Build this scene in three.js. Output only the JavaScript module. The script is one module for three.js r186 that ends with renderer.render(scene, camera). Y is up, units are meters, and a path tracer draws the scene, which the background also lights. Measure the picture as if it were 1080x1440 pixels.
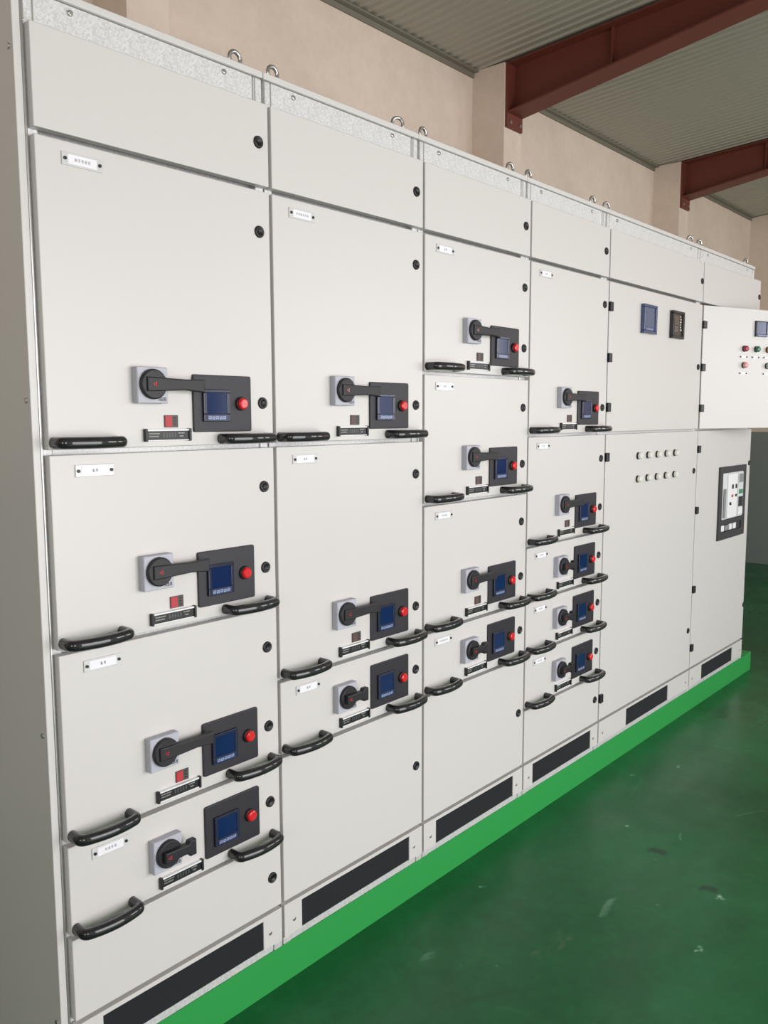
import * as THREE from 'three';
import { RoundedBoxGeometry } from 'three/addons/geometries/RoundedBoxGeometry.js';
import { mergeGeometries } from 'three/addons/utils/BufferGeometryUtils.js';
import { RectAreaLightUniformsLib } from 'three/addons/lights/RectAreaLightUniformsLib.js';

// ------------------------------------------------------------------ camera, sky, light, exposure
const scene = new THREE.Scene();
const camera = new THREE.PerspectiveCamera(2 * Math.atan(720 / 1189.45) * 180 / Math.PI, 1080 / 1440, 0.05, 60);
camera.rotation.order = 'YXZ';
camera.position.set(-0.8244, 1.5246, 1.6095);
camera.rotation.set(-0.1121, -0.8521, -0.0031);
scene.background = new THREE.Color().setRGB(0.75, 0.83, 0.95);      // overcast sky outside the windows
const renderer = new THREE.WebGLRenderer({ antialias: true });
renderer.toneMapping = THREE.LinearToneMapping;
renderer.toneMappingExposure = 1.0;
renderer.shadowMap.enabled = true;
RectAreaLightUniformsLib.init();
const WINDOWS = [-2.6, 4.7, 7.0];                                      // window centres along the front wall
const WIN = { w: 1.7, y0: 1.15, y1: 2.85, z: 4.2 };
const GATE = { x0: -0.1, x1: 2.9, h: 2.6 };                           // open factory gate in the front wall
const SIDE = { z: 2.6, w: 1.4, x: -5 };                               // window in the left wall
function daylight(w, h, x, y, z, tx, ty, tz) {                       // daylight entering one opening
  const l = new THREE.RectAreaLight(new THREE.Color().setRGB(1.0, 0.975, 0.97), 6.2, w, h);
  l.position.set(x, y, z); l.lookAt(tx, ty, tz); l.name = 'window_daylight'; scene.add(l);
}
const winY = (WIN.y0 + WIN.y1) / 2;
for (const x of WINDOWS) daylight(WIN.w - 0.1, WIN.y1 - WIN.y0 - 0.1, x, winY, WIN.z - 0.02, x, winY, 0);
daylight(GATE.x1 - GATE.x0 - 0.1, GATE.h - 0.1, (GATE.x0 + GATE.x1) / 2, GATE.h / 2, WIN.z - 0.02, (GATE.x0 + GATE.x1) / 2, GATE.h / 2, 0);
daylight(SIDE.w - 0.1, WIN.y1 - WIN.y0 - 0.1, SIDE.x + 0.02, winY, SIDE.z, 0, winY, SIDE.z);

// ------------------------------------------------------------------ helpers
let seed = 20240611;
const rnd = () => { seed = (seed * 1664525 + 1013904223) >>> 0; return seed / 4294967296; };
const V = (x, y, z) => new THREE.Vector3(x, y, z);
const taken = {};
function numbered(n) { const k = taken[n] = (taken[n] ?? -1) + 1; return k ? n + '_' + String(k).padStart(3, '0') : n; }
function boxUV(g, s = 1) {                                           // uv in metres, by the way each face points
  const p = g.attributes.position, n = g.attributes.normal, uv = new Float32Array(p.count * 2);
  for (let i = 0; i < p.count; i++) {
    const ax = Math.abs(n.getX(i)), ay = Math.abs(n.getY(i)), az = Math.abs(n.getZ(i));
    const x = p.getX(i), y = p.getY(i), z = p.getZ(i);
    const [u, v] = ax > ay && ax > az ? [z, y] : ay > az ? [x, z] : [x, y];
    uv[i * 2] = u / s; uv[i * 2 + 1] = v / s;
  }
  g.setAttribute('uv', new THREE.BufferAttribute(uv, 2));
  return g;
}
const plain = (g) => (g.index ? g.toNonIndexed() : g);
function bx(x0, x1, y0, y1, z0, z1, r = 0) {                         // a box by its limits, edges rounded by r
  const w = x1 - x0, h = y1 - y0, d = z1 - z0;
  const g = r > 0 ? new RoundedBoxGeometry(w, h, d, 2, Math.min(r, w / 2.01, h / 2.01, d / 2.01)) : new THREE.BoxGeometry(w, h, d);
  g.translate((x0 + x1) / 2, (y0 + y1) / 2, (z0 + z1) / 2);
  return boxUV(plain(g));
}
function join(list) {
  const c = list.map((g) => { g = plain(g); for (const k of Object.keys(g.attributes)) if (!['position', 'normal', 'uv'].includes(k)) g.deleteAttribute(k); return g; });
  return mergeGeometries(c, false);
}
const store = new Map();
const once = (key, f) => { if (!store.has(key)) store.set(key, f()); return store.get(key); };
function obj(name, g, m, parent, pos) {
  const o = new THREE.Mesh(Array.isArray(g) ? join(g) : g, m);
  o.name = parent ? name : numbered(name);
  o.castShadow = o.receiveShadow = true;
  if (pos) o.position.set(...pos);
  (parent || scene).add(o);
  return o;
}
function struct(name, g, m, pos) { const o = obj(name, g, m, null, pos); o.userData.kind = 'structure'; return o; }
function thing(name, label, category, pos, group) {
  const o = new THREE.Group(); o.name = numbered(name); o.position.set(...pos);
  o.userData = { label, category }; if (group) o.userData.group = group;
  scene.add(o); return o;
}
function labelled(o, label, category, group) { o.userData.label = label; o.userData.category = category; if (group) o.userData.group = group; return o; }
function disc(r, z0, z1, seg = 24, bevel = 0) {                      // a round button along z
  const pts = [new THREE.Vector2(0, z0), new THREE.Vector2(r, z0)];
  if (bevel) pts.push(new THREE.Vector2(r, z1 - bevel), new THREE.Vector2(r - bevel * 0.4, z1 - bevel * 0.35), new THREE.Vector2(r - bevel, z1)); else pts.push(new THREE.Vector2(r, z1));
  pts.push(new THREE.Vector2(0, z1));
  const sharp = []; for (let i = 0; i < pts.length - 1; i++) sharp.push(new THREE.LatheGeometry([pts[i], pts[i + 1]], seg));
  return join(sharp).rotateX(Math.PI / 2);
}

// ------------------------------------------------------------------ textures
function smoothNoise(w, h, cells, s0) {                              // tiling value noise
  const rr = (a, b) => { const t = Math.sin(a * 127.1 + b * 311.7 + s0 * 74.7) * 43758.5453; return t - Math.floor(t); };
  const out = new Float32Array(w * h), ch = Math.max(1, Math.round(cells * h / w));
  for (let y = 0; y < h; y++) for (let x = 0; x < w; x++) {
    const fx = x / w * cells, fy = y / h * ch, ix = Math.floor(fx), iy = Math.floor(fy);
    let tx = fx - ix, ty = fy - iy; tx = tx * tx * (3 - 2 * tx); ty = ty * ty * (3 - 2 * ty);
    const X = (ix + 1) % cells, Y = (iy + 1) % ch;
    out[y * w + x] = (rr(ix, iy) * (1 - tx) + rr(X, iy) * tx) * (1 - ty) + (rr(ix, Y) * (1 - tx) + rr(X, Y) * tx) * ty;
  }
  return out;
}
function fractal(w, h, octaves, s0) {
  const out = new Float32Array(w * h);
  octaves.forEach(([c, a], k) => { const n = smoothNoise(w, h, c, s0 + k * 3.3); for (let i = 0; i < out.length; i++) out[i] += (n[i] - 0.5) * a; });
  return out;
}
function dataTex(w, h, f, repeat, srgb = true) {
  const d = new Uint8Array(w * h * 4);
  for (let i = 0; i < w * h; i++) { const c = f(i); d[i * 4] = c[0]; d[i * 4 + 1] = c[1]; d[i * 4 + 2] = c[2]; d[i * 4 + 3] = 255; }
  const t = new THREE.DataTexture(d, w, h); t.wrapS = t.wrapT = THREE.RepeatWrapping; t.magFilter = THREE.LinearFilter; t.minFilter = THREE.LinearMipmapLinearFilter;
  if (repeat) t.repeat.set(...repeat); if (srgb) t.colorSpace = THREE.SRGBColorSpace; t.needsUpdate = true; return t;
}
function canvasTex(w, h, draw) {
  const c = document.createElement('canvas'); c.width = w; c.height = h; draw(c.getContext('2d'), w, h);
  const t = new THREE.CanvasTexture(c); t.colorSpace = THREE.SRGBColorSpace; return t;
}
const clamp8 = (v) => Math.max(0, Math.min(255, v));
const grey = (v) => { v = clamp8(v); return [v, v, v]; };
// galvanised spangle: crystal cells of slightly different grey
const spangle = (() => {
  const n = 256, pts = []; for (let i = 0; i < 700; i++) pts.push([rnd() * n, rnd() * n, rnd()]);
  const grid = {}; pts.forEach((p) => { const k = (p[0] >> 4) + ',' + (p[1] >> 4); (grid[k] ||= []).push(p); });
  const val = new Float32Array(n * n);
  for (let y = 0; y < n; y++) for (let x = 0; x < n; x++) {
    let best = 1e9, v = 0.5;
    for (let dy = -1; dy <= 1; dy++) for (let dx = -1; dx <= 1; dx++) {
      const gx = ((x >> 4) + dx + 16) % 16, gy = ((y >> 4) + dy + 16) % 16;
      for (const p of grid[gx + ',' + gy] || []) {
        let ax = Math.abs(p[0] - x), ay = Math.abs(p[1] - y); ax = Math.min(ax, n - ax); ay = Math.min(ay, n - ay);
        const d = ax * ax + ay * ay; if (d < best) { best = d; v = p[2]; }
      }
    }
    val[y * n + x] = v;
  }
  return val;
})();
const spangleMap = dataTex(256, 256, (i) => grey(206 + spangle[i] * 24), [12, 12]);
const spangleRough = dataTex(256, 256, (i) => grey(170 + spangle[i] * 60), [12, 12], false);
const peel = fractal(256, 256, [[64, 1], [128, 0.8]], 4);
const peelMap = dataTex(256, 256, (i) => grey(128 + peel[i] * 110), [5, 5], false);
const plasterN = fractal(512, 512, [[4, 1], [11, 0.7], [37, 0.45], [120, 0.35]], 9);
const plasterMap = dataTex(512, 512, (i) => { const v = plasterN[i] * 12; return [clamp8(222 + v), clamp8(205 + v), clamp8(190 + v * 1.1)]; }, [0.4, 0.4]);
const plasterBump = dataTex(512, 512, (i) => grey(128 + plasterN[i] * 80), [0.4, 0.4], false);

// the painted floor: x from -5 to 8.25, z from -1.4 to 4.2
const FX0 = -5, FX1 = 8.25, FZ0 = -1.4, FZ1 = 4.2, FW = 2048, FH = 1024;
const fl = fractal(FW, FH, [[9, 1], [23, 0.8], [70, 0.5], [260, 0.35], [700, 0.3]], 21);
const floorCanvas = document.createElement('canvas'); floorCanvas.width = FW; floorCanvas.height = FH;
{
  const g = floorCanvas.getContext('2d'), im = g.createImageData(FW, FH);
  for (let i = 0; i < FW * FH; i++) {
    const v = fl[i];
    im.data[i * 4] = clamp8(20 + v * 16); im.data[i * 4 + 1] = clamp8(97 + v * 24); im.data[i * 4 + 2] = clamp8(53 + v * 20); im.data[i * 4 + 3] = 255;
  }
  g.putImageData(im, 0, 0);
  const at = (x, z) => [(x - FX0) / (FX1 - FX0) * FW, (z - FZ0) / (FZ1 - FZ0) * FH];
  const stroke = (x, z, dx, dz, w, c) => { const [a, b] = at(x, z), [e, f] = at(x + dx, z + dz); g.strokeStyle = c; g.lineWidth = w; g.beginPath(); g.moveTo(a, b); g.quadraticCurveTo((a + e) / 2 + 2, (b + f) / 2 - 2, e, f); g.stroke(); };
  for (let k = 0; k < 420; k++) {                                    // scuffs
    const a = rnd() * 6.28, l = 0.03 + rnd() * rnd() * 0.4, s = rnd();
    stroke(-1 + rnd() * 9, -1 + rnd() * 4, Math.cos(a) * l, Math.sin(a) * l, 0.6 + rnd() * 1.2, s < 0.6 ? `rgba(120,150,122,${0.06 + rnd() * 0.14})` : `rgba(14,50,30,${0.1 + rnd() * 0.2})`);
  }
  for (let k = 0; k < 260; k++) {                                    // dust and chips
    const [a, b] = at(-1 + rnd() * 9, -1 + rnd() * 4), r = 0.5 + rnd() * rnd() * 1.6;
    g.fillStyle = `rgba(${150 + rnd() * 60},${165 + rnd() * 40},${140 + rnd() * 40},${0.2 + rnd() * 0.5})`; g.fillRect(a, b, r, r * (0.6 + rnd()));
  }
  SCUFFS();
  function SCUFFS() {
    for (let k = 0; k < 5; k++) stroke(1.44 + k * 0.006, 0.5 + k * 0.003, 0.11, -0.02, 1, `rgba(150,165,145,${0.5 - k * 0.07})`);
    for (let k = 0; k < 40; k++) stroke(1.14 + rnd() * 0.15, 0.44 + rnd() * 0.05, 0.03 * rnd(), 0.004, 1, 'rgba(104,100,66,0.3)');
    for (let k = 0; k < 14; k++) stroke(0.91 + rnd() * 0.05, 0.21 + rnd() * 0.02, 0.03, 0.01, 0.8, 'rgba(130,150,125,0.25)');
    for (let k = 0; k < 8; k++) { stroke(1.91 + k * 0.004, 0.44, 0.015, 0.06, 1.6, 'rgba(10,40,28,0.28)'); stroke(1.79 + k * 0.004, 0.67, 0.015, 0.05, 1.6, 'rgba(10,40,28,0.25)'); }
    stroke(2.385, 0.588, 0.125, 0.074, 1, 'rgba(140,165,145,0.5)'); stroke(2.115, 0.481, -0.05, 0.02, 1, 'rgba(170,185,165,0.6)');
    for (const [x, z, n] of [[1.783, 0.739, 7], [1.477, 0.784, 5], [2.482, 0.116, 2], [2.685, 0.238, 3], [1.347, 0.128, 2], [2.03, 0.299, 2]]) for (let k = 0; k < n; k++) { const [a, b] = at(x + (rnd() - 0.5) * 0.03, z + (rnd() - 0.5) * 0.02); g.fillStyle = 'rgba(205,215,200,0.75)'; g.fillRect(a, b, 0.8 + rnd() * 1.2, 0.8 + rnd()); }
  }
}
const floorMap = new THREE.CanvasTexture(floorCanvas); floorMap.colorSpace = THREE.SRGBColorSpace;
const floorRough = dataTex(512, 256, (() => { const n = fractal(512, 256, [[9, 1], [23, 0.9], [70, 0.6], [200, 0.4]], 21); return (i) => grey(112 + n[i] * 60); })(), null, false);

// ------------------------------------------------------------------ materials
const std = (o) => new THREE.MeshPhysicalMaterial(o);
const M = {
  paint: std({ color: '#d4d0ce', roughness: 0.36, bumpMap: peelMap, bumpScale: 0.00012 }),
  galvanised: std({ color: '#ffffff', map: spangleMap, roughnessMap: spangleRough, roughness: 0.6, metalness: 0.35 }),
  steel: std({ color: '#c9c8c6', roughness: 0.28, metalness: 0.9 }),
  foldSteel: std({ color: '#f0eeec', roughness: 0.25, metalness: 0.9 }),
  handle: std({ color: '#18181c', roughness: 0.5, specularIntensity: 0.5, clearcoat: 1, clearcoatRoughness: 0.05 }),
  black: std({ color: '#19191c', roughness: 0.42 }),
  lever: std({ color: '#1d1b21', roughness: 0.5 }),
  panel: std({ color: '#28262d', roughness: 0.5 }),
  grille: std({ color: '#15171d', roughness: 0.85, bumpMap: peelMap, bumpScale: 0.001 }),
  plate: std({ color: '#aeafb9', roughness: 0.5 }),
  bezel: std({ color: '#20253f', roughness: 0.22, clearcoat: 0.4 }),
  screen: std({ color: '#0b2552', roughness: 0.12 }),
  bezelBlue: std({ color: '#34456e', roughness: 0.25, clearcoat: 0.5 }),
  screenBlue: std({ color: '#55607c', roughness: 0.15 }),
  bezelDark: std({ color: '#26211f', roughness: 0.35 }),
  screenDark: std({ color: '#3a3532', roughness: 0.2 }),
  red: std({ color: '#d4141d', roughness: 0.3, clearcoat: 0.4 }),
  redFlag: std({ color: '#b8323c', roughness: 0.5 }),
  brownFlag: std({ color: '#5c4642', roughness: 0.5 }),
  greyFlag: std({ color: '#4a4644', roughness: 0.5 }),
  acrylic: std({ color: '#d3d2d3', roughness: 0.25, clearcoat: 0.6 }),
  white: std({ color: '#ececee', roughness: 0.5 }),
  lensWhite: std({ color: '#e6e3dc', roughness: 0.3, clearcoat: 0.5 }),
  lensRed: std({ color: '#9c1c3c', roughness: 0.25, clearcoat: 0.5 }),
  lensGreen: std({ color: '#0f6b4c', roughness: 0.25, clearcoat: 0.5 }),
  lensAmber: std({ color: '#d08a35', roughness: 0.25, clearcoat: 0.5 }),
  lensPink: std({ color: '#d99a96', roughness: 0.3, clearcoat: 0.5 }),
  lensPale: std({ color: '#a9b8ac', roughness: 0.3, clearcoat: 0.5 }),
  green: std({ color: '#2b9747', roughness: 0.45, bumpMap: peelMap, bumpScale: 0.0003 }),
  floor: std({ map: floorMap, roughness: 0.8, specularIntensity: 0.8, roughnessMap: floorRough }),
  plaster: std({ map: plasterMap, bumpMap: plasterBump, bumpScale: 0.002, roughness: 0.9 }),
  dado: std({ color: '#808682', roughness: 0.6 }),
  ceiling: std({ color: '#a19e91', roughness: 0.4 }),
  flashing: std({ color: '#7c786a', roughness: 0.55 }),
  oxide: std({ color: '#6b3429', roughness: 0.55 }),
  concrete: std({ color: '#8c8a84', roughness: 0.9 }),
  frameWhite: std({ color: '#d8d8d6', roughness: 0.4 }),
  glass: std({ color: '#ffffff', roughness: 0.02, transmission: 1, thickness: 0 }),
  breakerWhite: std({ color: '#d9dcde', roughness: 0.4 }),
  breakerGrey: std({ color: '#8d9090', roughness: 0.4 }),
  breakerGreen: std({ color: '#3f8f63', roughness: 0.5 }),
  breakerFrame: std({ color: '#3b393c', roughness: 0.5 }),
};
// lettering
const GLYPH = {                                                      // strokes of the two characters on the spare-unit plates, in a 10 x 10 square
  bei: [[3, 0, 1, 3], [2.6, 1.2, 7, 1.2], [7, 1.2, 1, 5], [2, 2, 8.6, 5], [2, 5.6, 8, 5.6], [2, 5.6, 2, 10], [8, 5.6, 8, 10], [2, 7.8, 8, 7.8], [2, 10, 8, 10], [5, 5.6, 5, 10]],
  yong: [[2, 0.5, 8.4, 0.5], [8.4, 0.5, 8.4, 10], [2, 0.5, 2, 7], [2, 7, 0.8, 10], [2, 3.5, 8.4, 3.5], [2, 6.6, 8.4, 6.6], [5.2, 0.5, 5.2, 10]],
  a: [[0, 2, 10, 2], [5, 0, 5, 10], [1, 5, 9, 5], [2, 5, 2, 9], [8, 5, 8, 9], [1, 9, 9, 9]],
  b: [[1, 1, 4, 1], [2.5, 1, 2.5, 9], [0.5, 5, 4.5, 4], [5, 2, 9.5, 2], [7, 0, 7, 9], [5, 5.5, 9.5, 5.5], [5, 9, 9.5, 9]],
  c: [[2, 0, 0.5, 4], [1.5, 2.5, 1.5, 10], [4, 1, 9, 1], [6.5, 1, 6.5, 9], [3.6, 5, 9.6, 5], [4.4, 9, 9, 9]],
};
function plateTex(keys) {
  return canvasTex(160, 44, (g, w, h) => {
    g.fillStyle = '#f0eef4'; g.fillRect(0, 0, w, h); g.strokeStyle = '#55535c'; g.lineWidth = 1.5;
    const s = 1.45, gap = 19, x0 = w / 2 - keys.length * gap / 2 + 2;
    keys.forEach((k, i) => { for (const [a, b, c, d] of GLYPH[k]) { g.beginPath(); g.moveTo(x0 + i * gap + a * s, 14 + b * s); g.lineTo(x0 + i * gap + c * s, 14 + d * s); g.stroke(); } });
  });
}
const PLATES = { five: plateTex(['a', 'c', 'b', 'a', 'c']), spare: plateTex(['bei', 'yong']), four: plateTex(['b', 'a', 'c', 'a']), seven: plateTex(['c', 'b', 'a', 'b', 'c', 'a']) };
for (const k in PLATES) PLATES[k] = std({ map: PLATES[k], roughness: 0.45 });
const stripMat = std({ roughness: 0.4, map: canvasTex(256, 44, (g, w, h) => {
  g.fillStyle = '#17171a'; g.fillRect(0, 0, w, h); g.font = 'bold 11px sans-serif'; g.fillStyle = '#b9b9b4';
  const tick = (x, y, n, l) => { for (let i = 0; i < n; i++) g.fillRect(x + i * 6, y, 3.5, l); };
  tick(10, 10, 11, 7); tick(10, 26, 10, 7); tick(190, 8, 7, 7); tick(200, 26, 4, 8);
  g.fillStyle = '#4d4d50'; for (let i = 0; i < 5; i++) g.fillRect(95 + i * 18, 8, 9, 28);
}) });
const switchMat = std({ roughness: 0.5, map: canvasTex(256, 256, (g, w, h) => {
  g.fillStyle = '#b8b9c4'; g.fillRect(0, 0, w, h); g.strokeStyle = '#5a5a66'; g.lineWidth = 4; g.beginPath(); g.arc(128, 122, 112, -2.4, -1.8); g.stroke();
  g.fillStyle = '#4a4a55'; g.fillRect(118, 8, 22, 7); g.fillStyle = '#26262c'; g.font = 'bold 38px sans-serif'; g.fillText('ABB', 172, 244);
}) });
const keysMat = std({ roughness: 0.3, map: canvasTex(128, 32, (g, w, h) => {
  g.fillStyle = '#26365e'; g.fillRect(0, 0, w, h); g.strokeStyle = '#a9b6d6'; g.lineWidth = 3;
  for (let i = 0; i < 5; i++) { g.strokeRect(8 + i * 23, 8 + (i % 2) * 2, 15, 14); g.beginPath(); g.moveTo(8 + i * 23, 24); g.lineTo(22 + i * 23, 12); g.stroke(); }
}) });
const controllerMat = std({ roughness: 0.25, map: canvasTex(128, 128, (g, w, h) => {
  g.fillStyle = '#39322f'; g.fillRect(0, 0, w, h); g.fillStyle = '#544b46'; g.fillRect(18, 14, 62, 50); g.strokeStyle = '#8d837c'; g.lineWidth = 4;
  g.strokeRect(16, 76, 18, 24); g.strokeRect(44, 76, 18, 24); g.fillStyle = '#e7e2da'; for (let i = 0; i < 6; i++) g.fillRect(96 + (i % 2) * 5, 12 + i * 15, 9 + (i % 3) * 4, 8);
}) });

// ------------------------------------------------------------------ the room
const YC = 3.505, PITCH = 0.06, ceilY = (z) => YC + PITCH * (z - FZ0);        // ceiling height
const T = 0.24;                                                              // wall thickness
{
  struct('floor', (() => { const g = new THREE.BoxGeometry(FX1 - FX0, 0.15, FZ1 - FZ0); g.translate((FX0 + FX1) / 2, -0.075, (FZ0 + FZ1) / 2);
    const p = g.attributes.position, uv = g.attributes.uv; for (let i = 0; i < p.count; i++) uv.setXY(i, (p.getX(i) - FX0) / (FX1 - FX0), 1 - (p.getZ(i) - FZ0) / (FZ1 - FZ0)); return g; })(), M.floor);
  const wb = struct('wall_back', bx(FX0 - T, FX1 + T, 0, YC, FZ0 - T, FZ0), M.plaster);
  const sideShape = () => { const s = new THREE.Shape(); s.moveTo(-FZ0, 0); s.lineTo(-FZ0, ceilY(FZ0)); s.lineTo(-FZ1, ceilY(FZ1)); s.lineTo(-FZ1, 0); return new THREE.ExtrudeGeometry(s, { depth: T, bevelEnabled: false }); };
  struct('wall_right', boxUV(sideShape().rotateY(Math.PI / 2)), M.plaster, [FX1, 0, 0]);
  const side = (z0, z1, y0, y1) => bx(FX0 - T, FX0, y0, y1 ?? ceilY((z0 + z1) / 2), z0, z1);
  struct('wall_left', [side(FZ0, SIDE.z - SIDE.w / 2, 0), side(SIDE.z + SIDE.w / 2, FZ1, 0), side(SIDE.z - SIDE.w / 2, SIDE.z + SIDE.w / 2, 0, WIN.y0), side(SIDE.z - SIDE.w / 2, SIDE.z + SIDE.w / 2, WIN.y1)], M.plaster);
  const parts = [], top = ceilY(FZ1); let x = FX0 - T;
  const holes = [...WINDOWS.map((c) => [c - WIN.w / 2, c + WIN.w / 2, WIN.y0, WIN.y1]), [GATE.x0, GATE.x1, 0, GATE.h]].sort((a, b) => a[0] - b[0]);
  for (const [a, b, y0, y1] of holes) { parts.push(bx(x, a, 0, top, FZ1, FZ1 + T), bx(a, b, y1, top, FZ1, FZ1 + T)); if (y0 > 0) parts.push(bx(a, b, 0, y0, FZ1, FZ1 + T)); x = b; }
  parts.push(bx(x, FX1 + T, 0, top, FZ1, FZ1 + T));
  struct('wall_front', parts, M.plaster);
  const addWindow = (k, px, pz, turn) => {
    const o = new THREE.Group(); o.name = 'window_' + k; o.position.set(px, WIN.y0, pz); o.rotation.y = turn; o.userData.kind = 'structure'; scene.add(o);
    const w = turn ? SIDE.w : WIN.w, h = WIN.y1 - WIN.y0, b = 0.05;
    obj('window_frame', [bx(-w / 2, w / 2, 0, b, 0, 0.06), bx(-w / 2, w / 2, h - b, h, 0, 0.06), bx(-w / 2, -w / 2 + b, b, h - b, 0, 0.06), bx(w / 2 - b, w / 2, b, h - b, 0, 0.06), bx(-0.03, 0.03, b, h - b, 0, 0.06)], M.frameWhite, o);
    for (const s of [-1, 1]) obj('pane', bx(s > 0 ? 0.03 : -w / 2 + b, s > 0 ? w / 2 - b : -0.03, b, h - b, 0.028, 0.032), M.glass, o);
  };
  WINDOWS.forEach((c, k) => addWindow(k + 1, c, FZ1 + 0.1, 0));
  addWindow(WINDOWS.length + 1, FX0 - 0.1, SIDE.z, -Math.PI / 2);
  const gate = new THREE.Group(); gate.name = 'door_1'; gate.position.set((GATE.x0 + GATE.x1) / 2, 0, FZ1); gate.userData.kind = 'structure'; scene.add(gate);
  { const w = GATE.x1 - GATE.x0; obj('gate_frame', [bx(-w / 2, -w / 2 + 0.04, 0, GATE.h, 0.02, 0.2), bx(w / 2 - 0.04, w / 2, 0, GATE.h, 0.02, 0.2), bx(-w / 2 + 0.04, w / 2 - 0.04, GATE.h - 0.04, GATE.h, 0.02, 0.2)], M.frameWhite, gate); obj('shutter_box', bx(-w / 2 - 0.1, w / 2 + 0.1, GATE.h + 0.02, GATE.h + 0.4, -0.34, -0.01, 0.02), M.flashing, gate); }
  struct('ground', bx(FX0 - 3, FX1 + 3, -0.17, -0.02, FZ1 + T + 0.001, FZ1 + 10), M.concrete);
  // dark dado paint band on the end wall and the back wall
  const D = 1.36;
  struct('trim_1', bx(FX1 - 0.006, FX1, 0, D, FZ0 + 0.006, FZ1), M.dado);
  struct('trim_2', bx(FX0, FX1 - 0.006, 0, D, FZ0, FZ0 + 0.006), M.dado);
  struct('trim_3', [bx(FX0, FX0 + 0.006, 0, D, FZ0 + 0.006, SIDE.z - SIDE.w / 2), bx(FX0, FX0 + 0.006, 0, D, SIDE.z + SIDE.w / 2, FZ1), bx(FX0, FX0 + 0.006, 0, WIN.y0, SIDE.z - SIDE.w / 2, SIDE.z + SIDE.w / 2)], M.dado);
  // roof: slab, ribbed sheets, flashing along the wall
  const L = FZ1 - FZ0 + 2 * T, tilt = Math.atan(PITCH);
  const slab = struct('ceiling', bx(FX0 - T, FX1 + T, 0.02, 0.1, -L / 2, L / 2), M.flashing, [0, ceilY((FZ0 + FZ1) / 2), (FZ0 + FZ1) / 2]);
  slab.rotation.x = -tilt;
  const SW = 0.95, ribs = 15, pitch = SW / ribs;
  const sheetGeo = (() => {
    const prof = []; for (let k = 0; k < ribs; k++) { const a = k * pitch; prof.push([a, 0], [a + pitch * 0.55, 0], [a + pitch * 0.68, -0.009], [a + pitch * 0.87, -0.009]); } prof.push([SW - 0.002, 0]);
    const pos = [], l = (FZ1 - FZ0) / 2 - 0.01;
    for (let k = 0; k < prof.length - 1; k++) { const [a, b] = prof[k], [c, d] = prof[k + 1]; pos.push(a, b, -l, c, d, -l, c, d, l, a, b, -l, c, d, l, a, b, l); }
    const g = new THREE.BufferGeometry(); g.setAttribute('position', new THREE.Float32BufferAttribute(pos, 3)); g.computeVertexNormals();
    g.setAttribute('uv', new THREE.Float32BufferAttribute(new Float32Array(pos.length / 3 * 2), 2)); return g;
  })();
  for (let k = 0; FX0 + (k + 1) * SW <= FX1 + 0.1; k++) { const s = obj('ceiling_panel', sheetGeo, M.ceiling, slab, [FX0 + k * SW, 0.012, 0]); }
  let n = 4;
  const PIL = [-3.89, -1.45, 0.98, 3.41, 5.92];
  const flash = (a, b) => { const o = struct('trim_' + n++, [bx(a, b, YC - 0.028, YC + 0.004, FZ0, FZ0 + 0.012), bx(a, b, YC - 0.004, YC + 0.004, FZ0, FZ0 + 0.045)], M.flashing); };
  let fx = FX0; for (const p of PIL) { flash(fx, p); fx = p + 0.18; } flash(fx, FX1);
  for (const p of PIL) {                                             // pilasters and the steel beams that sit on them
    struct('wall_pilaster', bx(p, p + 0.18, 0, ceilY(-1.3), FZ0, -1.18), M.plaster);
    const bm = new THREE.Group(); bm.name = numbered('ceiling_beam'); bm.position.set(p + 0.09, 0, -1.178); bm.userData.kind = 'structure'; scene.add(bm);
    const zEnd = FZ1 + 1.178, yT = (z) => ceilY(z - 1.178) - 0.006, yB = (z) => (z < 1.5 ? 3.247 + 0.145 * z : 3.4645 + PITCH * (z - 1.5));
    const prism = (pts, x0, x1) => { const s = new THREE.Shape(); pts.forEach(([z, y], i) => (i ? s.lineTo(-z, y) : s.moveTo(-z, y))); const g = new THREE.ExtrudeGeometry(s, { depth: x1 - x0, bevelEnabled: false }); g.rotateY(Math.PI / 2); g.translate(x0, 0, 0); return boxUV(g); };
    obj('web', prism([[0, yB(0)], [1.5, yB(1.5)], [zEnd, yB(zEnd)], [zEnd, yT(zEnd)], [0, yT(0)]], -0.004, 0.004), M.oxide, bm);
    obj('bottom_flange', prism([[0, yB(0) - 0.01], [1.5, yB(1.5) - 0.01], [zEnd, yB(zEnd) - 0.01], [zEnd, yB(zEnd)], [1.5, yB(1.5)], [0, yB(0)]], -0.075, 0.075), M.oxide, bm);
    obj('top_flange', prism([[0, yT(0) - 0.009], [zEnd, yT(zEnd) - 0.009], [zEnd, yT(zEnd)], [0, yT(0)]], -0.075, 0.075), M.oxide, bm);
    obj('end_plate', bx(-0.08, 0.08, yB(0) - 0.085, yT(0) - 0.002, -0.001, 0.014), M.oxide, bm);
    for (const s of [-1, 1]) obj('bolt', disc(0.011, 0.014, 0.022, 6), M.steel, bm, [s * 0.05, yB(0) - 0.055, 0]);
    for (const z of [0.62, 1.5, 2.7]) obj('stiffener', [bx(-0.03, -0.004, yB(z), yT(z) - 0.009, z - 0.004, z + 0.004), bx(0.004, 0.03, yB(z), yT(z) - 0.009, z - 0.004, z + 0.004)], M.oxide, bm);
  }
}

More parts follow.
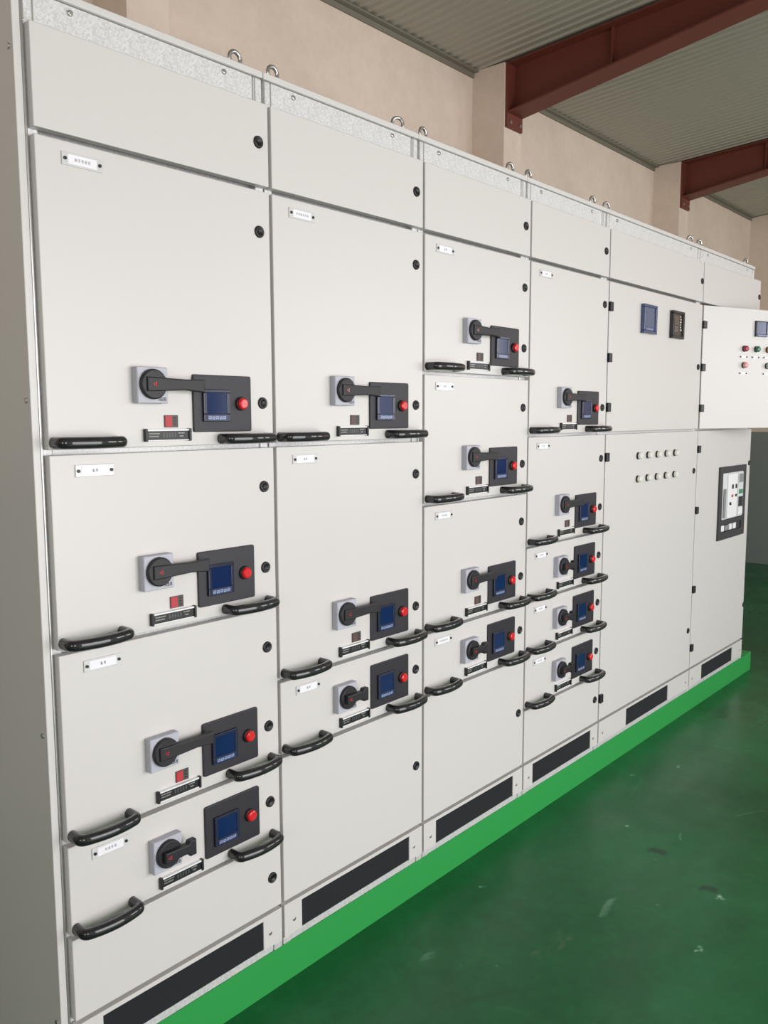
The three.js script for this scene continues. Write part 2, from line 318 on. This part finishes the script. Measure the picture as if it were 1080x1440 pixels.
// ------------------------------------------------------------------ the green base under the cabinets
const BASE = 0.111;
{
  const b = thing('steel_base_channel', 'bright green painted steel channel base on the floor under the cabinet row', 'base', [0, 0, 0]);
  const shape = new THREE.Shape([[0, 0], [0, BASE - 0.001], [-0.1, BASE - 0.001], [-0.1, BASE - 0.009], [-0.008, BASE - 0.011], [-0.008, 0.01], [-0.1, 0.008], [-0.1, 0]].map(([a, c]) => new THREE.Vector2(-a, c)));
  const bar = (z, mirror) => { const g = new THREE.ExtrudeGeometry(shape, { depth: 4.38, bevelEnabled: false }); g.rotateY(Math.PI / 2); if (mirror) g.rotateY(Math.PI).translate(4.38, 0, 0); g.translate(0, 0, z); return boxUV(g); };
  obj('channel', bar(-0.004, false), M.green, b); obj('channel', bar(-0.8, true), M.green, b);
  for (const x of [0.01, 1.3, 2.9, 4.25]) obj('crossbar', bx(x, x + 0.06, 0.012, BASE - 0.012, -0.79, -0.008), M.green, b);
}

// ------------------------------------------------------------------ cabinets
const ROW = { T: 2.159, A: 1.9595, M: 1.344, P: 0.117 };
const DEPTH = 0.82, GAP = 0.0055;
const handleGeo = () => once('handle', () => {                        // bow handle: straight posts and an arched grip of rounded section, swept
  const L = 0.135, half = [V(0, 0, 0), V(0, 0, 0.013), V(0, 0, 0.025), V(0.0012, 0, 0.0315), V(0.0055, 0, 0.0365), V(0.013, 0, 0.0392), V(0.03, 0, 0.0432), V(0.05, 0, 0.0459)];
  const curve = new THREE.CatmullRomCurve3([...half, V(L / 2, 0, 0.0468), ...half.map((p) => V(L - p.x, 0, p.z)).reverse()], false, 'centripetal');
  const N = 60, K = 20, pos = [], idx = [], pts = curve.getPoints(N);
  for (let a = 0; a <= N; a++) {
    const t = pts[Math.min(a + 1, N)].clone().sub(pts[Math.max(a - 1, 0)]).normalize(), n = V(-t.z, 0, t.x);   // n lies in the plan, across the path
    for (let k = 0; k < K; k++) {
      const c = Math.cos(k / K * Math.PI * 2), d = Math.sin(k / K * Math.PI * 2), q = 2 / 2.1;
      const u = Math.sign(c) * Math.abs(c) ** q * 0.0106, v = Math.sign(d) * Math.abs(d) ** q * 0.0122;
      pos.push(pts[a].x + n.x * u, v, pts[a].z + n.z * u);
      if (a < N) { const A = a * K + k, B = a * K + (k + 1) % K; idx.push(A, B, A + K, B, B + K, A + K); }
    }
  }
  const g = new THREE.BufferGeometry(); g.setAttribute('position', new THREE.Float32BufferAttribute(pos, 3)); g.setIndex(idx); g.computeVertexNormals();
  return boxUV(g);
});
const lockGeo = () => once('lock', () => {
  const prof = [[0, 0.001], [0.006, 0.001], [0.0074, 0.0042], [0.0115, 0.005], [0.0137, 0.0035], [0.0145, 0]].map(([a, b]) => new THREE.Vector2(a, b));
  return join([new THREE.LatheGeometry(prof, 24).rotateX(Math.PI / 2), bx(-0.0048, 0.0048, -0.0012, 0.0012, 0.001, 0.0045)]);
});
const extrude = (pts, d, bevel) => { const g = new THREE.ExtrudeGeometry(new THREE.Shape(pts.map(([a, b]) => new THREE.Vector2(a, b))), { depth: d - 2 * bevel, bevelEnabled: bevel > 0, bevelSize: bevel, bevelThickness: bevel, bevelSegments: 2 }); g.translate(0, 0, bevel); return boxUV(g); };
function lock(door, x, y) { obj('lock', lockGeo(), M.black, door, [x, y, 0]); }
function namePlate(d, x, y, kind) {
  obj('name_plate', once('np', () => bx(-0.044, 0.044, -0.0125, 0.0125, 0, 0.003, 0.001)), M.acrylic, d, [x, y, 0]);
  obj('name_plate_paper', once('npp', () => new THREE.PlaneGeometry(0.062, 0.0185)), PLATES[kind], d, [x, y, 0.0034]);
  for (const s of [-1, 1]) obj('screw', once('nps', () => disc(0.0034, 0, 0.0025, 10)), M.black, d, [x + s * 0.0375, y, 0.003]);
}
function panelDoor(cab, name, x0, x1, y0, y1, mat = M.paint) {       // a sheet-steel front with its lower left corner as origin
  const w = x1 - x0, h = y1 - y0;
  return obj(name, bx(0, w, 0, h, -0.022, 0, 0.0022), mat, cab, [x0, y0, 0]);
}
function drawer(cab, yb, yt, plate, red) {                           // a withdrawable unit between two row lines
  const small = yt - yb < 0.25, x0 = 0.005, d = panelDoor(cab, 'drawer', x0, 0.595, yb + GAP, yt - GAP), oy = -GAP, ox = -x0;
  const P = (x, y, z = 0) => [x + ox, y + oy, z];
  namePlate(d, 0.102 + ox, yt - yb - 0.039 + oy, plate);
  for (const x of [0.016, 0.431]) obj('handle', handleGeo(), M.handle, d, P(x, 0.0195));
  lock(d, 0.561 + ox, 0.104 + oy + (small ? 0.004 : 0)); if (!small) lock(d, 0.561 + ox, yt - yb - 0.102 + oy);
  const sy = small ? 0.105 : 0.139, sx = 0.236;
  obj('switch_plate', once('swp', () => bx(-0.0385, 0.0385, -0.039, 0.039, 0, 0.02, 0.002)), M.plate, d, P(sx, sy));
  obj('switch_print', once('swf', () => new THREE.PlaneGeometry(0.0735, 0.0745)), switchMat, d, P(sx, sy, 0.0205));
  obj('switch_knob', once('swk', () => disc(0.0325, 0.0205, 0.0305, 36, 0.003)), M.lever, d, P(sx - 0.001, sy + 0.002));
  obj('switch_lever', small ? once('swl1', () => extrude([[-0.018, -0.0105], [0.03, -0.0085], [0.044, -0.0085], [0.048, -0.017], [0.061, -0.017], [0.061, 0.015], [0.048, 0.015], [0.044, 0.0085], [0.03, 0.0085], [-0.018, 0.0105]], 0.018, 0.0025))
    : once('swl0', () => extrude([[-0.018, -0.013], [0.028, -0.0115], [0.08, -0.009], [0.125, -0.013], [0.127, 0.011], [0.08, 0.0095], [0.028, 0.0115], [-0.018, 0.013]], 0.0145, 0.0025)), M.lever, d, P(sx - 0.001, sy + 0.002, small ? 0.0255 : 0.0205));
  obj('pointer_mark', once('swm', () => { const s = new THREE.Shape([[-0.0055, 0], [0.0042, -0.005], [0.0042, 0.005]].map(([a, b]) => new THREE.Vector2(a, b))); s.holes.push(new THREE.Path([[-0.0028, 0], [0.0028, 0.0031], [0.0028, -0.0031]].map(([a, b]) => new THREE.Vector2(a, b)))); return boxUV(new THREE.ExtrudeGeometry(s, { depth: 0.0006, bevelEnabled: false })); }), M.red, d, P(sx - (small ? 0.011 : 0.004), sy + 0.002, small ? 0.0435 : 0.0352));
  obj('instrument_panel', once('ipn', () => { const s = new THREE.Shape(), a = 0.083, b = 0.064, q = 0.004; s.moveTo(-a + q, -b); s.lineTo(a - q, -b); s.quadraticCurveTo(a, -b, a, -b + q); s.lineTo(a, b - q); s.quadraticCurveTo(a, b, a - q, b); s.lineTo(-a + q, b); s.quadraticCurveTo(-a, b, -a, b - q); s.lineTo(-a, -b + q); s.quadraticCurveTo(-a, -b, -a + q, -b); return boxUV(new THREE.ExtrudeGeometry(s, { depth: 0.0045, bevelSize: 0.0015, bevelThickness: 0.0015, bevelSegments: 2, curveSegments: 5 })); }), M.panel, d, P(0.4365, 0.1015));
  obj('meter_bezel', once('mbz', () => join([bx(-0.038, 0.038, -0.037, -0.02, 0, 0.0065, 0.0015), bx(-0.038, 0.038, 0.029, 0.037, 0, 0.0065, 0.0015), bx(-0.038, -0.029, -0.02, 0.029, 0, 0.0065, 0.0015), bx(0.029, 0.038, -0.02, 0.029, 0, 0.0065, 0.0015)])), M.bezel, d, P(0.414, 0.097, 0.006));
  obj('meter_screen', once('msc', () => bx(-0.0292, 0.0292, -0.0202, 0.0292, 0, 0.0045)), M.screen, d, P(0.414, 0.097, 0.006));
  obj('meter_keys', once('mky', () => new THREE.PlaneGeometry(0.058, 0.013)), keysMat, d, P(0.414, 0.0685, 0.0129));
  obj('button_collar', once('bco', () => disc(0.0165, 0, 0.006, 24, 0.002)), M.black, d, P(0.488, 0.1015, 0.006));
  obj('reset_button', once('bre', () => disc(0.0138, 0, 0.010, 24, 0.004)), M.red, d, P(0.488, 0.1015, 0.0105));
  if (!small) {
    obj('position_window', once('pow', () => bx(-0.018, 0.018, -0.0135, 0.0135, 0, 0.0025, 0.0008)), M.greyFlag, d, P(0.293, 0.061));
    obj('position_flag', once('pof', () => bx(-0.0165, 0.0015, -0.012, 0.012, 0.0025, 0.0035)), red ? M.redFlag : M.brownFlag, d, P(0.293, 0.061));
    obj('flag_scale', once('pos', () => join([0, 1, 2].map((k) => bx(0.006, 0.013, -0.008 + k * 0.007, -0.005 + k * 0.007, 0.0025, 0.003)))), M.black, d, P(0.293, 0.061));
  }
  obj('terminal_strip', once('tst', () => join([bx(-0.06, 0.06, -0.0105, 0.0105, 0, 0.006), bx(-0.0605, -0.054, -0.014, 0.014, 0, 0.01, 0.0015), bx(0.054, 0.0605, -0.014, 0.014, 0, 0.01, 0.0015)])), M.black, d, P(0.2815, 0.031));
  obj('strip_print', once('tpr', () => new THREE.PlaneGeometry(0.107, 0.0165)), stripMat, d, P(0.2815, 0.031, 0.0066));
  obj('strip_rail', once('trl', () => join([bx(-0.054, 0.054, 0.009, 0.0125, 0, 0.0085), bx(-0.054, 0.054, -0.0125, -0.0105, 0, 0.0075)])), M.white, d, P(0.2815, 0.031));
  return d;
}
function cabinet(x0, w, rows, label) {
  const c = thing('switchgear_cabinet', label, 'cabinet', [x0, BASE, 0], 'row of switchgear cabinets');
  const TOP = 2.224;
  // galvanised frame: corner posts, top strip, rails behind the gaps, bottom rail
  const f = [];
  for (const [a, b] of [[0.002, 0.026], [w - 0.028, w - 0.002]]) f.push(bx(a, b, 0, TOP, -0.06, -0.023, 0.004));
  for (const y of rows) f.push(bx(0.026, w - 0.028, y - 0.016, y + 0.016, -0.06, y === ROW.A ? -0.045 : -0.028));
  for (const [a, b] of [[0.002, 0.026], [w - 0.028, w - 0.002]]) f.push(bx(a, b, 0, TOP, -DEPTH, -DEPTH + 0.04));
  obj('frame', f, M.galvanised, c);
  for (const a of [0.0225, w - 0.0275, 0.0025]) obj('post_fold', once('pfold', () => bx(0, 0.004, ROW.T + 0.003, 2.222, -0.03, -0.0205, 0.0018)), M.foldSteel, c, [a, 0, 0]);
  obj('top_strip', bx(0.027, w - 0.029, ROW.T - 0.03, TOP, -0.045, -0.0275), M.galvanised, c);
  obj('bottom_rail', [bx(0.031, w - 0.033, 0, 0.0195, -0.05, -0.005), bx(0.031, w - 0.033, 0.0195, 0.04, -0.05, -0.024), bx(0.002, 0.029, 0, 0.0195, -0.05, -0.002, 0.002), bx(w - 0.031, w - 0.002, 0, 0.0195, -0.05, -0.002, 0.002)], M.galvanised, c);
  obj('top_cover', bx(0.0005, w - 0.0005, TOP + 0.0015, TOP + 0.0175, -DEPTH - 0.006, -0.019, 0.003), M.paint, c);
  const body = [bx(0.002, w - 0.002, 0, TOP, -DEPTH, -DEPTH + 0.003), bx(0.002, w - 0.002, 0.002, 0.005, -DEPTH, -0.05), bx(0.002, 0.005, 0, TOP, -DEPTH, -0.06), bx(w - 0.005, w - 0.002, 0, TOP, -DEPTH, -0.06)];
  for (const y of rows) body.push(bx(0.005, w - 0.005, y - 0.002, y + 0.002, -DEPTH, -0.05));
  obj('body', body, M.paint, c);
  for (const x of [0.105, w - 0.113]) obj('screw', once('tsc', () => disc(0.0065, 0, 0.005, 14, 0.003)), M.steel, c, [x, 2.21, -0.0275]);
  for (const x of [0.062, w - 0.057]) {
    const e = obj('lifting_eye', once('eye', () => join([new THREE.TorusGeometry(0.0165, 0.005, 12, 28).translate(0, 0.021, 0), new THREE.CylinderGeometry(0.011, 0.0125, 0.008, 20).translate(0, 0.004, 0), new THREE.CylinderGeometry(0.008, 0.01, 0.004, 16).translate(0, 0.009, 0)])), M.steel, c, [x, TOP + 0.0175, -0.055]);
    e.rotation.y = -0.5 + rnd() * 0.7;
  }
  // plinth plate with a filter grille
  const g0 = w / 2 - 0.2315, g1 = w / 2 + 0.2315, py = ROW.P - 0.005;
  const pl = obj('plinth_plate', [bx(0.005, g0, 0.02, py, -0.018, 0), bx(g1, w - 0.005, 0.02, py, -0.018, 0), bx(g0, g1, 0.101, py, -0.018, 0)], M.paint, c);
  obj('filter_grille', bx(g0, g1, 0.022, 0.101, -0.016, -0.003), M.grille, pl);
  for (const x of [0.04, w - 0.046]) obj('screw', once('psc', () => disc(0.0055, 0, 0.002, 14, 0.001)), M.steel, pl, [x, 0.058, 0]);
  return c;
}
function blank(c, w, yb, yt, locks, name = 'door') { const d = panelDoor(c, name, 0.005, w - 0.005, yb + GAP + (yb === ROW.A ? 0.0025 : 0), yt - GAP); for (const [x, y] of locks) lock(d, x - 0.005, y - yb - GAP); return d; }
function hinge(d, ys) { for (const y of ys) obj('hinge', once('hin', () => join([bx(-0.006, 0.016, -0.018, 0.018, -0.004, 0.01, 0.002), new THREE.CylinderGeometry(0.005, 0.005, 0.037, 10).translate(-0.004, 0, 0.006)])), M.black, d, [0.002, y, 0]); }
const LIST = [
  { x: 0, rows: [ROW.M, 0.934, 0.520, 0.312], plates: ['five', 'spare', 'spare', 'four'], red: true, blank: [0.564, 0.210], label: 'light grey cabinet with exposed side panel and red position flags on its drawers' },
  { x: 0.6, rows: [ROW.M, 0.731, 0.527], plates: ['seven', 'spare', 'spare'], blank: [0.564, 0.322], label: 'light grey cabinet of two tall drawers above one low drawer, beside the red-flag cabinet' },
  { x: 1.2, rows: [1.546, 1.142, 0.7375, 0.5345], plates: ['spare', 'spare', 'four', 'seven'], blank: [0.56, 0.331], label: 'light grey cabinet with three equal drawers above one low drawer' },
  { x: 1.8, rows: [ROW.M, 0.9395, 0.7355, 0.536, 0.3285], plates: ['spare', 'spare', 'four', 'four', 'four'], blank: [0.56, 0.225], label: 'light grey cabinet with three low drawers stacked one above another' },
];
for (const q of LIST) {
  const c = cabinet(q.x, 0.6, [ROW.T - 0.004, ROW.A, ...q.rows, ROW.P], q.label);
  blank(c, 0.6, ROW.A, ROW.T + GAP, [[0.563, 2.063]]);
  let yt = ROW.A; q.rows.forEach((y, k) => { drawer(c, y, yt, q.plates[k], q.red); yt = y; });
  blank(c, 0.6, ROW.P, yt, [q.blank]);
  if (q.x === 0) {
    const s = obj('side_panel', bx(-0.02, -0.004, -0.1, 2.235, -DEPTH, -0.016, 0.002), M.paint, c);
    obj('edge_strip', bx(-0.0035, 0.0015, 0, 2.222, -0.05, -0.0165, 0.0015), M.steel, s);
    for (const y of [2.112, 1.448, 0.76, 0.12]) obj('screw', once('ssc', () => disc(0.006, 0, 0.003, 14, 0.001).rotateY(-Math.PI / 2)), M.steel, s, [-0.02, y, -0.033]);
  }
}
// metering cabinet: two meters, ten white lamps
{
  const c = cabinet(2.4, 1.0, [ROW.T - 0.004, ROW.A, ROW.M, ROW.P], 'wide light grey cabinet with two square meters and ten white round lamps');
  const t = blank(c, 1.0, ROW.A, ROW.T + GAP, [[0.975, 2.063]]);
  const u = blank(c, 1.0, ROW.M, ROW.A, [[0.962, 1.652]]), uo = [-0.004, -ROW.M - GAP];
  hinge(u, [1.854, 1.65, 1.449].map((y) => y + uo[1]));
  for (const [x, kind] of [[0.361, 0], [0.667, 1]]) {
    obj('meter_bezel', once('mbig', () => join([bx(-0.065, 0.065, -0.062, -0.05, 0, 0.02, 0.003), bx(-0.065, 0.065, 0.05, 0.062, 0, 0.02, 0.003), bx(-0.065, -0.05, -0.05, 0.05, 0, 0.02, 0.003), bx(0.05, 0.065, -0.05, 0.05, 0, 0.02, 0.003)])), kind ? M.bezelDark : M.bezelBlue, u, [x + uo[0], 1.831 + uo[1], 0]);
    if (kind) obj('meter_screen', once('mbf', () => new THREE.PlaneGeometry(0.102, 0.102)), controllerMat, u, [x + uo[0], 1.831 + uo[1], 0.013]);
    else { obj('meter_screen', once('mbs', () => bx(-0.051, 0.051, -0.051, 0.051, 0, 0.014)), M.screenBlue, u, [x + uo[0], 1.831 + uo[1], 0]); obj('meter_keys', once('mbk', () => new THREE.PlaneGeometry(0.08, 0.014)), keysMat, u, [x + uo[0], 1.79 + uo[1], 0.0146]); }
  }
  const l = blank(c, 1.0, ROW.P, ROW.M, [[0.957, 1.142], [0.961, 0.327]]), lo = [-0.004, -ROW.P - GAP];
  hinge(l, [1.245, 0.218].map((y) => y + lo[1]));
  for (const y of [1.24, 1.138]) for (let k = 0; k < 5; k++) {
    obj('lamp_collar', once('lco', () => disc(0.0158, 0, 0.008, 22, 0.002)), M.black, l, [0.31 + k * 0.0995 + lo[0], y + lo[1], 0]);
    obj('lamp_lens', once('lle', () => disc(0.0145, 0, 0.014, 22, 0.005)), M.lensWhite, l, [0.31 + k * 0.0995 + lo[0], y + lo[1], 0.008]);
  }
}
// incomer cabinet: half open door with a meter and lamps, circuit breaker behind a cut-out
{
  const c = cabinet(3.4, 0.8, [ROW.T - 0.004, ROW.A, ROW.M, ROW.P], 'light grey end cabinet with half open door and framed circuit breaker');
  const t = blank(c, 0.8, ROW.A, ROW.T + GAP, [[0.776, 2.066]]); t.rotation.y = -0.02;
  const u = blank(c, 0.8, ROW.M, ROW.A, []), uo = -ROW.M - GAP;
  u.userData.label = 'cabinet door standing half open, with coloured indicator lamps'; u.rotation.y = -21 * Math.PI / 180; u.position.z = 0.003;
  hinge(u, [1.859, 1.651, 1.451].map((y) => y + uo));
  obj('meter_bezel', once('mod', () => join([bx(-0.044, 0.044, -0.04, -0.026, 0, 0.012, 0.002), bx(-0.044, 0.044, 0.034, 0.04, 0, 0.012, 0.002), bx(-0.044, -0.036, -0.026, 0.034, 0, 0.012, 0.002), bx(0.036, 0.044, -0.026, 0.034, 0, 0.012, 0.002)])), M.bezel, u, [0.415, 1.856 + uo, 0]);
  obj('meter_screen', bx(-0.0365, 0.0365, -0.0265, 0.0345, 0, 0.008), M.screenBlue, u, [0.415, 1.856 + uo, 0]);
  obj('meter_keys', new THREE.PlaneGeometry(0.06, 0.01), keysMat, u, [0.415, 1.823 + uo, 0.0124]);
  const tag = (x, y) => { obj('tag', once('tag', () => bx(-0.028, 0.028, -0.006, 0.006, 0, 0.002)), M.white, u, [x, y, 0]); for (const s of [-1, 1]) obj('screw', once('tgs', () => disc(0.0045, 0, 0.002, 10)), M.black, u, [x + s * 0.023, y, 0.002]); };
  for (const [x, y, m] of [[0.3, 1.753, 'lensRed'], [0.388, 1.753, 'lensGreen'], [0.476, 1.753, 'lensAmber'], [0.3, 1.67, 'lensPink'], [0.476, 1.67, 'lensPale']]) {
    obj('lamp_collar', once('lco', () => 0), M.black, u, [x, y + uo, 0]);
    obj('lamp_lens', once('lle', () => 0), M[m], u, [x, y + uo, 0.008]);
    tag(x - 0.004, y - 0.041 + uo);
  }
  const l = blank(c, 0.8, ROW.P, ROW.M, [[0.778, 1.146], [0.788, 0.321]]), lo = [-0.004, -ROW.P - GAP];
  hinge(l, [1.247, 0.939, 0.533, 0.228].map((y) => y + lo[1]));
  const a0 = 0.306 + lo[0], b0 = 0.748 + lo[1], W = 0.4, H = 0.394;      // breaker surround
  const at = (u0, u1, v0, v1, z0, z1, r = 0) => bx(a0 + u0 * W, a0 + u1 * W, b0 + v0 * H, b0 + v1 * H, z0, z1, r);
  obj('breaker_frame', [at(0, 0.09, 0, 1, 0, 0.012, 0.002), at(0.88, 1, 0, 1, 0, 0.012, 0.002), at(0.09, 0.88, 0.92, 1, 0, 0.012, 0.002), at(0.09, 0.88, 0.21, 0.27, 0, 0.012, 0.002), at(0.09, 0.88, 0, 0.1, 0, 0.012, 0.002), at(0.09, 0.88, 0.1, 0.92, 0, 0.003)], M.breakerFrame, l);
  obj('breaker_face', at(0.1, 0.87, 0.275, 0.915, 0.003, 0.0145, 0.006), M.breakerWhite, l);
  obj('breaker_cover', at(0.24, 0.6, 0.29, 0.9, 0.014, 0.022, 0.004), M.white, l);
  obj('charging_handle', at(0.105, 0.185, 0.3, 0.7, 0.0145, 0.02, 0.003), M.breakerGrey, l);
  obj('trip_unit', at(0.65, 0.85, 0.3, 0.89, 0.0145, 0.018, 0.002), M.breakerWhite, l);
  obj('trip_label', at(0.67, 0.83, 0.6, 0.66, 0.018, 0.019), M.breakerGreen, l);
  obj('trip_display', at(0.67, 0.83, 0.42, 0.56, 0.018, 0.02, 0.001), M.panel, l);
  obj('trip_plug', at(0.67, 0.83, 0.31, 0.4, 0.018, 0.021, 0.001), M.white, l);
  obj('cover_edge', at(0.605, 0.64, 0.29, 0.86, 0.0145, 0.017), M.breakerFrame, l);
  obj('trip_cap', at(0.67, 0.83, 0.76, 0.88, 0.018, 0.02, 0.001), M.breakerGrey, l);
  for (const u0 of [0.37, 0.5]) { obj('push_button', at(u0, u0 + 0.045, 0.69, 0.75, 0.022, 0.026, 0.002), M.black, l); }
  obj('status_window', at(0.36, 0.42, 0.575, 0.61, 0.022, 0.024, 0.001), M.redFlag, l);
  obj('status_window', at(0.5, 0.56, 0.575, 0.61, 0.022, 0.024, 0.001), M.black, l);
  obj('key_lock', once('klo', () => disc(0.008, 0, 0.006, 14)), M.black, l, [a0 + 0.31 * W, b0 + 0.49 * H, 0.022]);
  obj('racking_plate', [at(0.11, 0.22, 0.115, 0.195, 0.003, 0.009, 0.001), at(0.42, 0.52, 0.115, 0.195, 0.003, 0.009, 0.001), at(0.57, 0.68, 0.115, 0.195, 0.003, 0.009, 0.001)], M.white, l);
  obj('racking_socket', at(0.24, 0.4, 0.12, 0.19, 0.003, 0.012, 0.002), M.breakerGrey, l);
}

renderer.render(scene, camera);
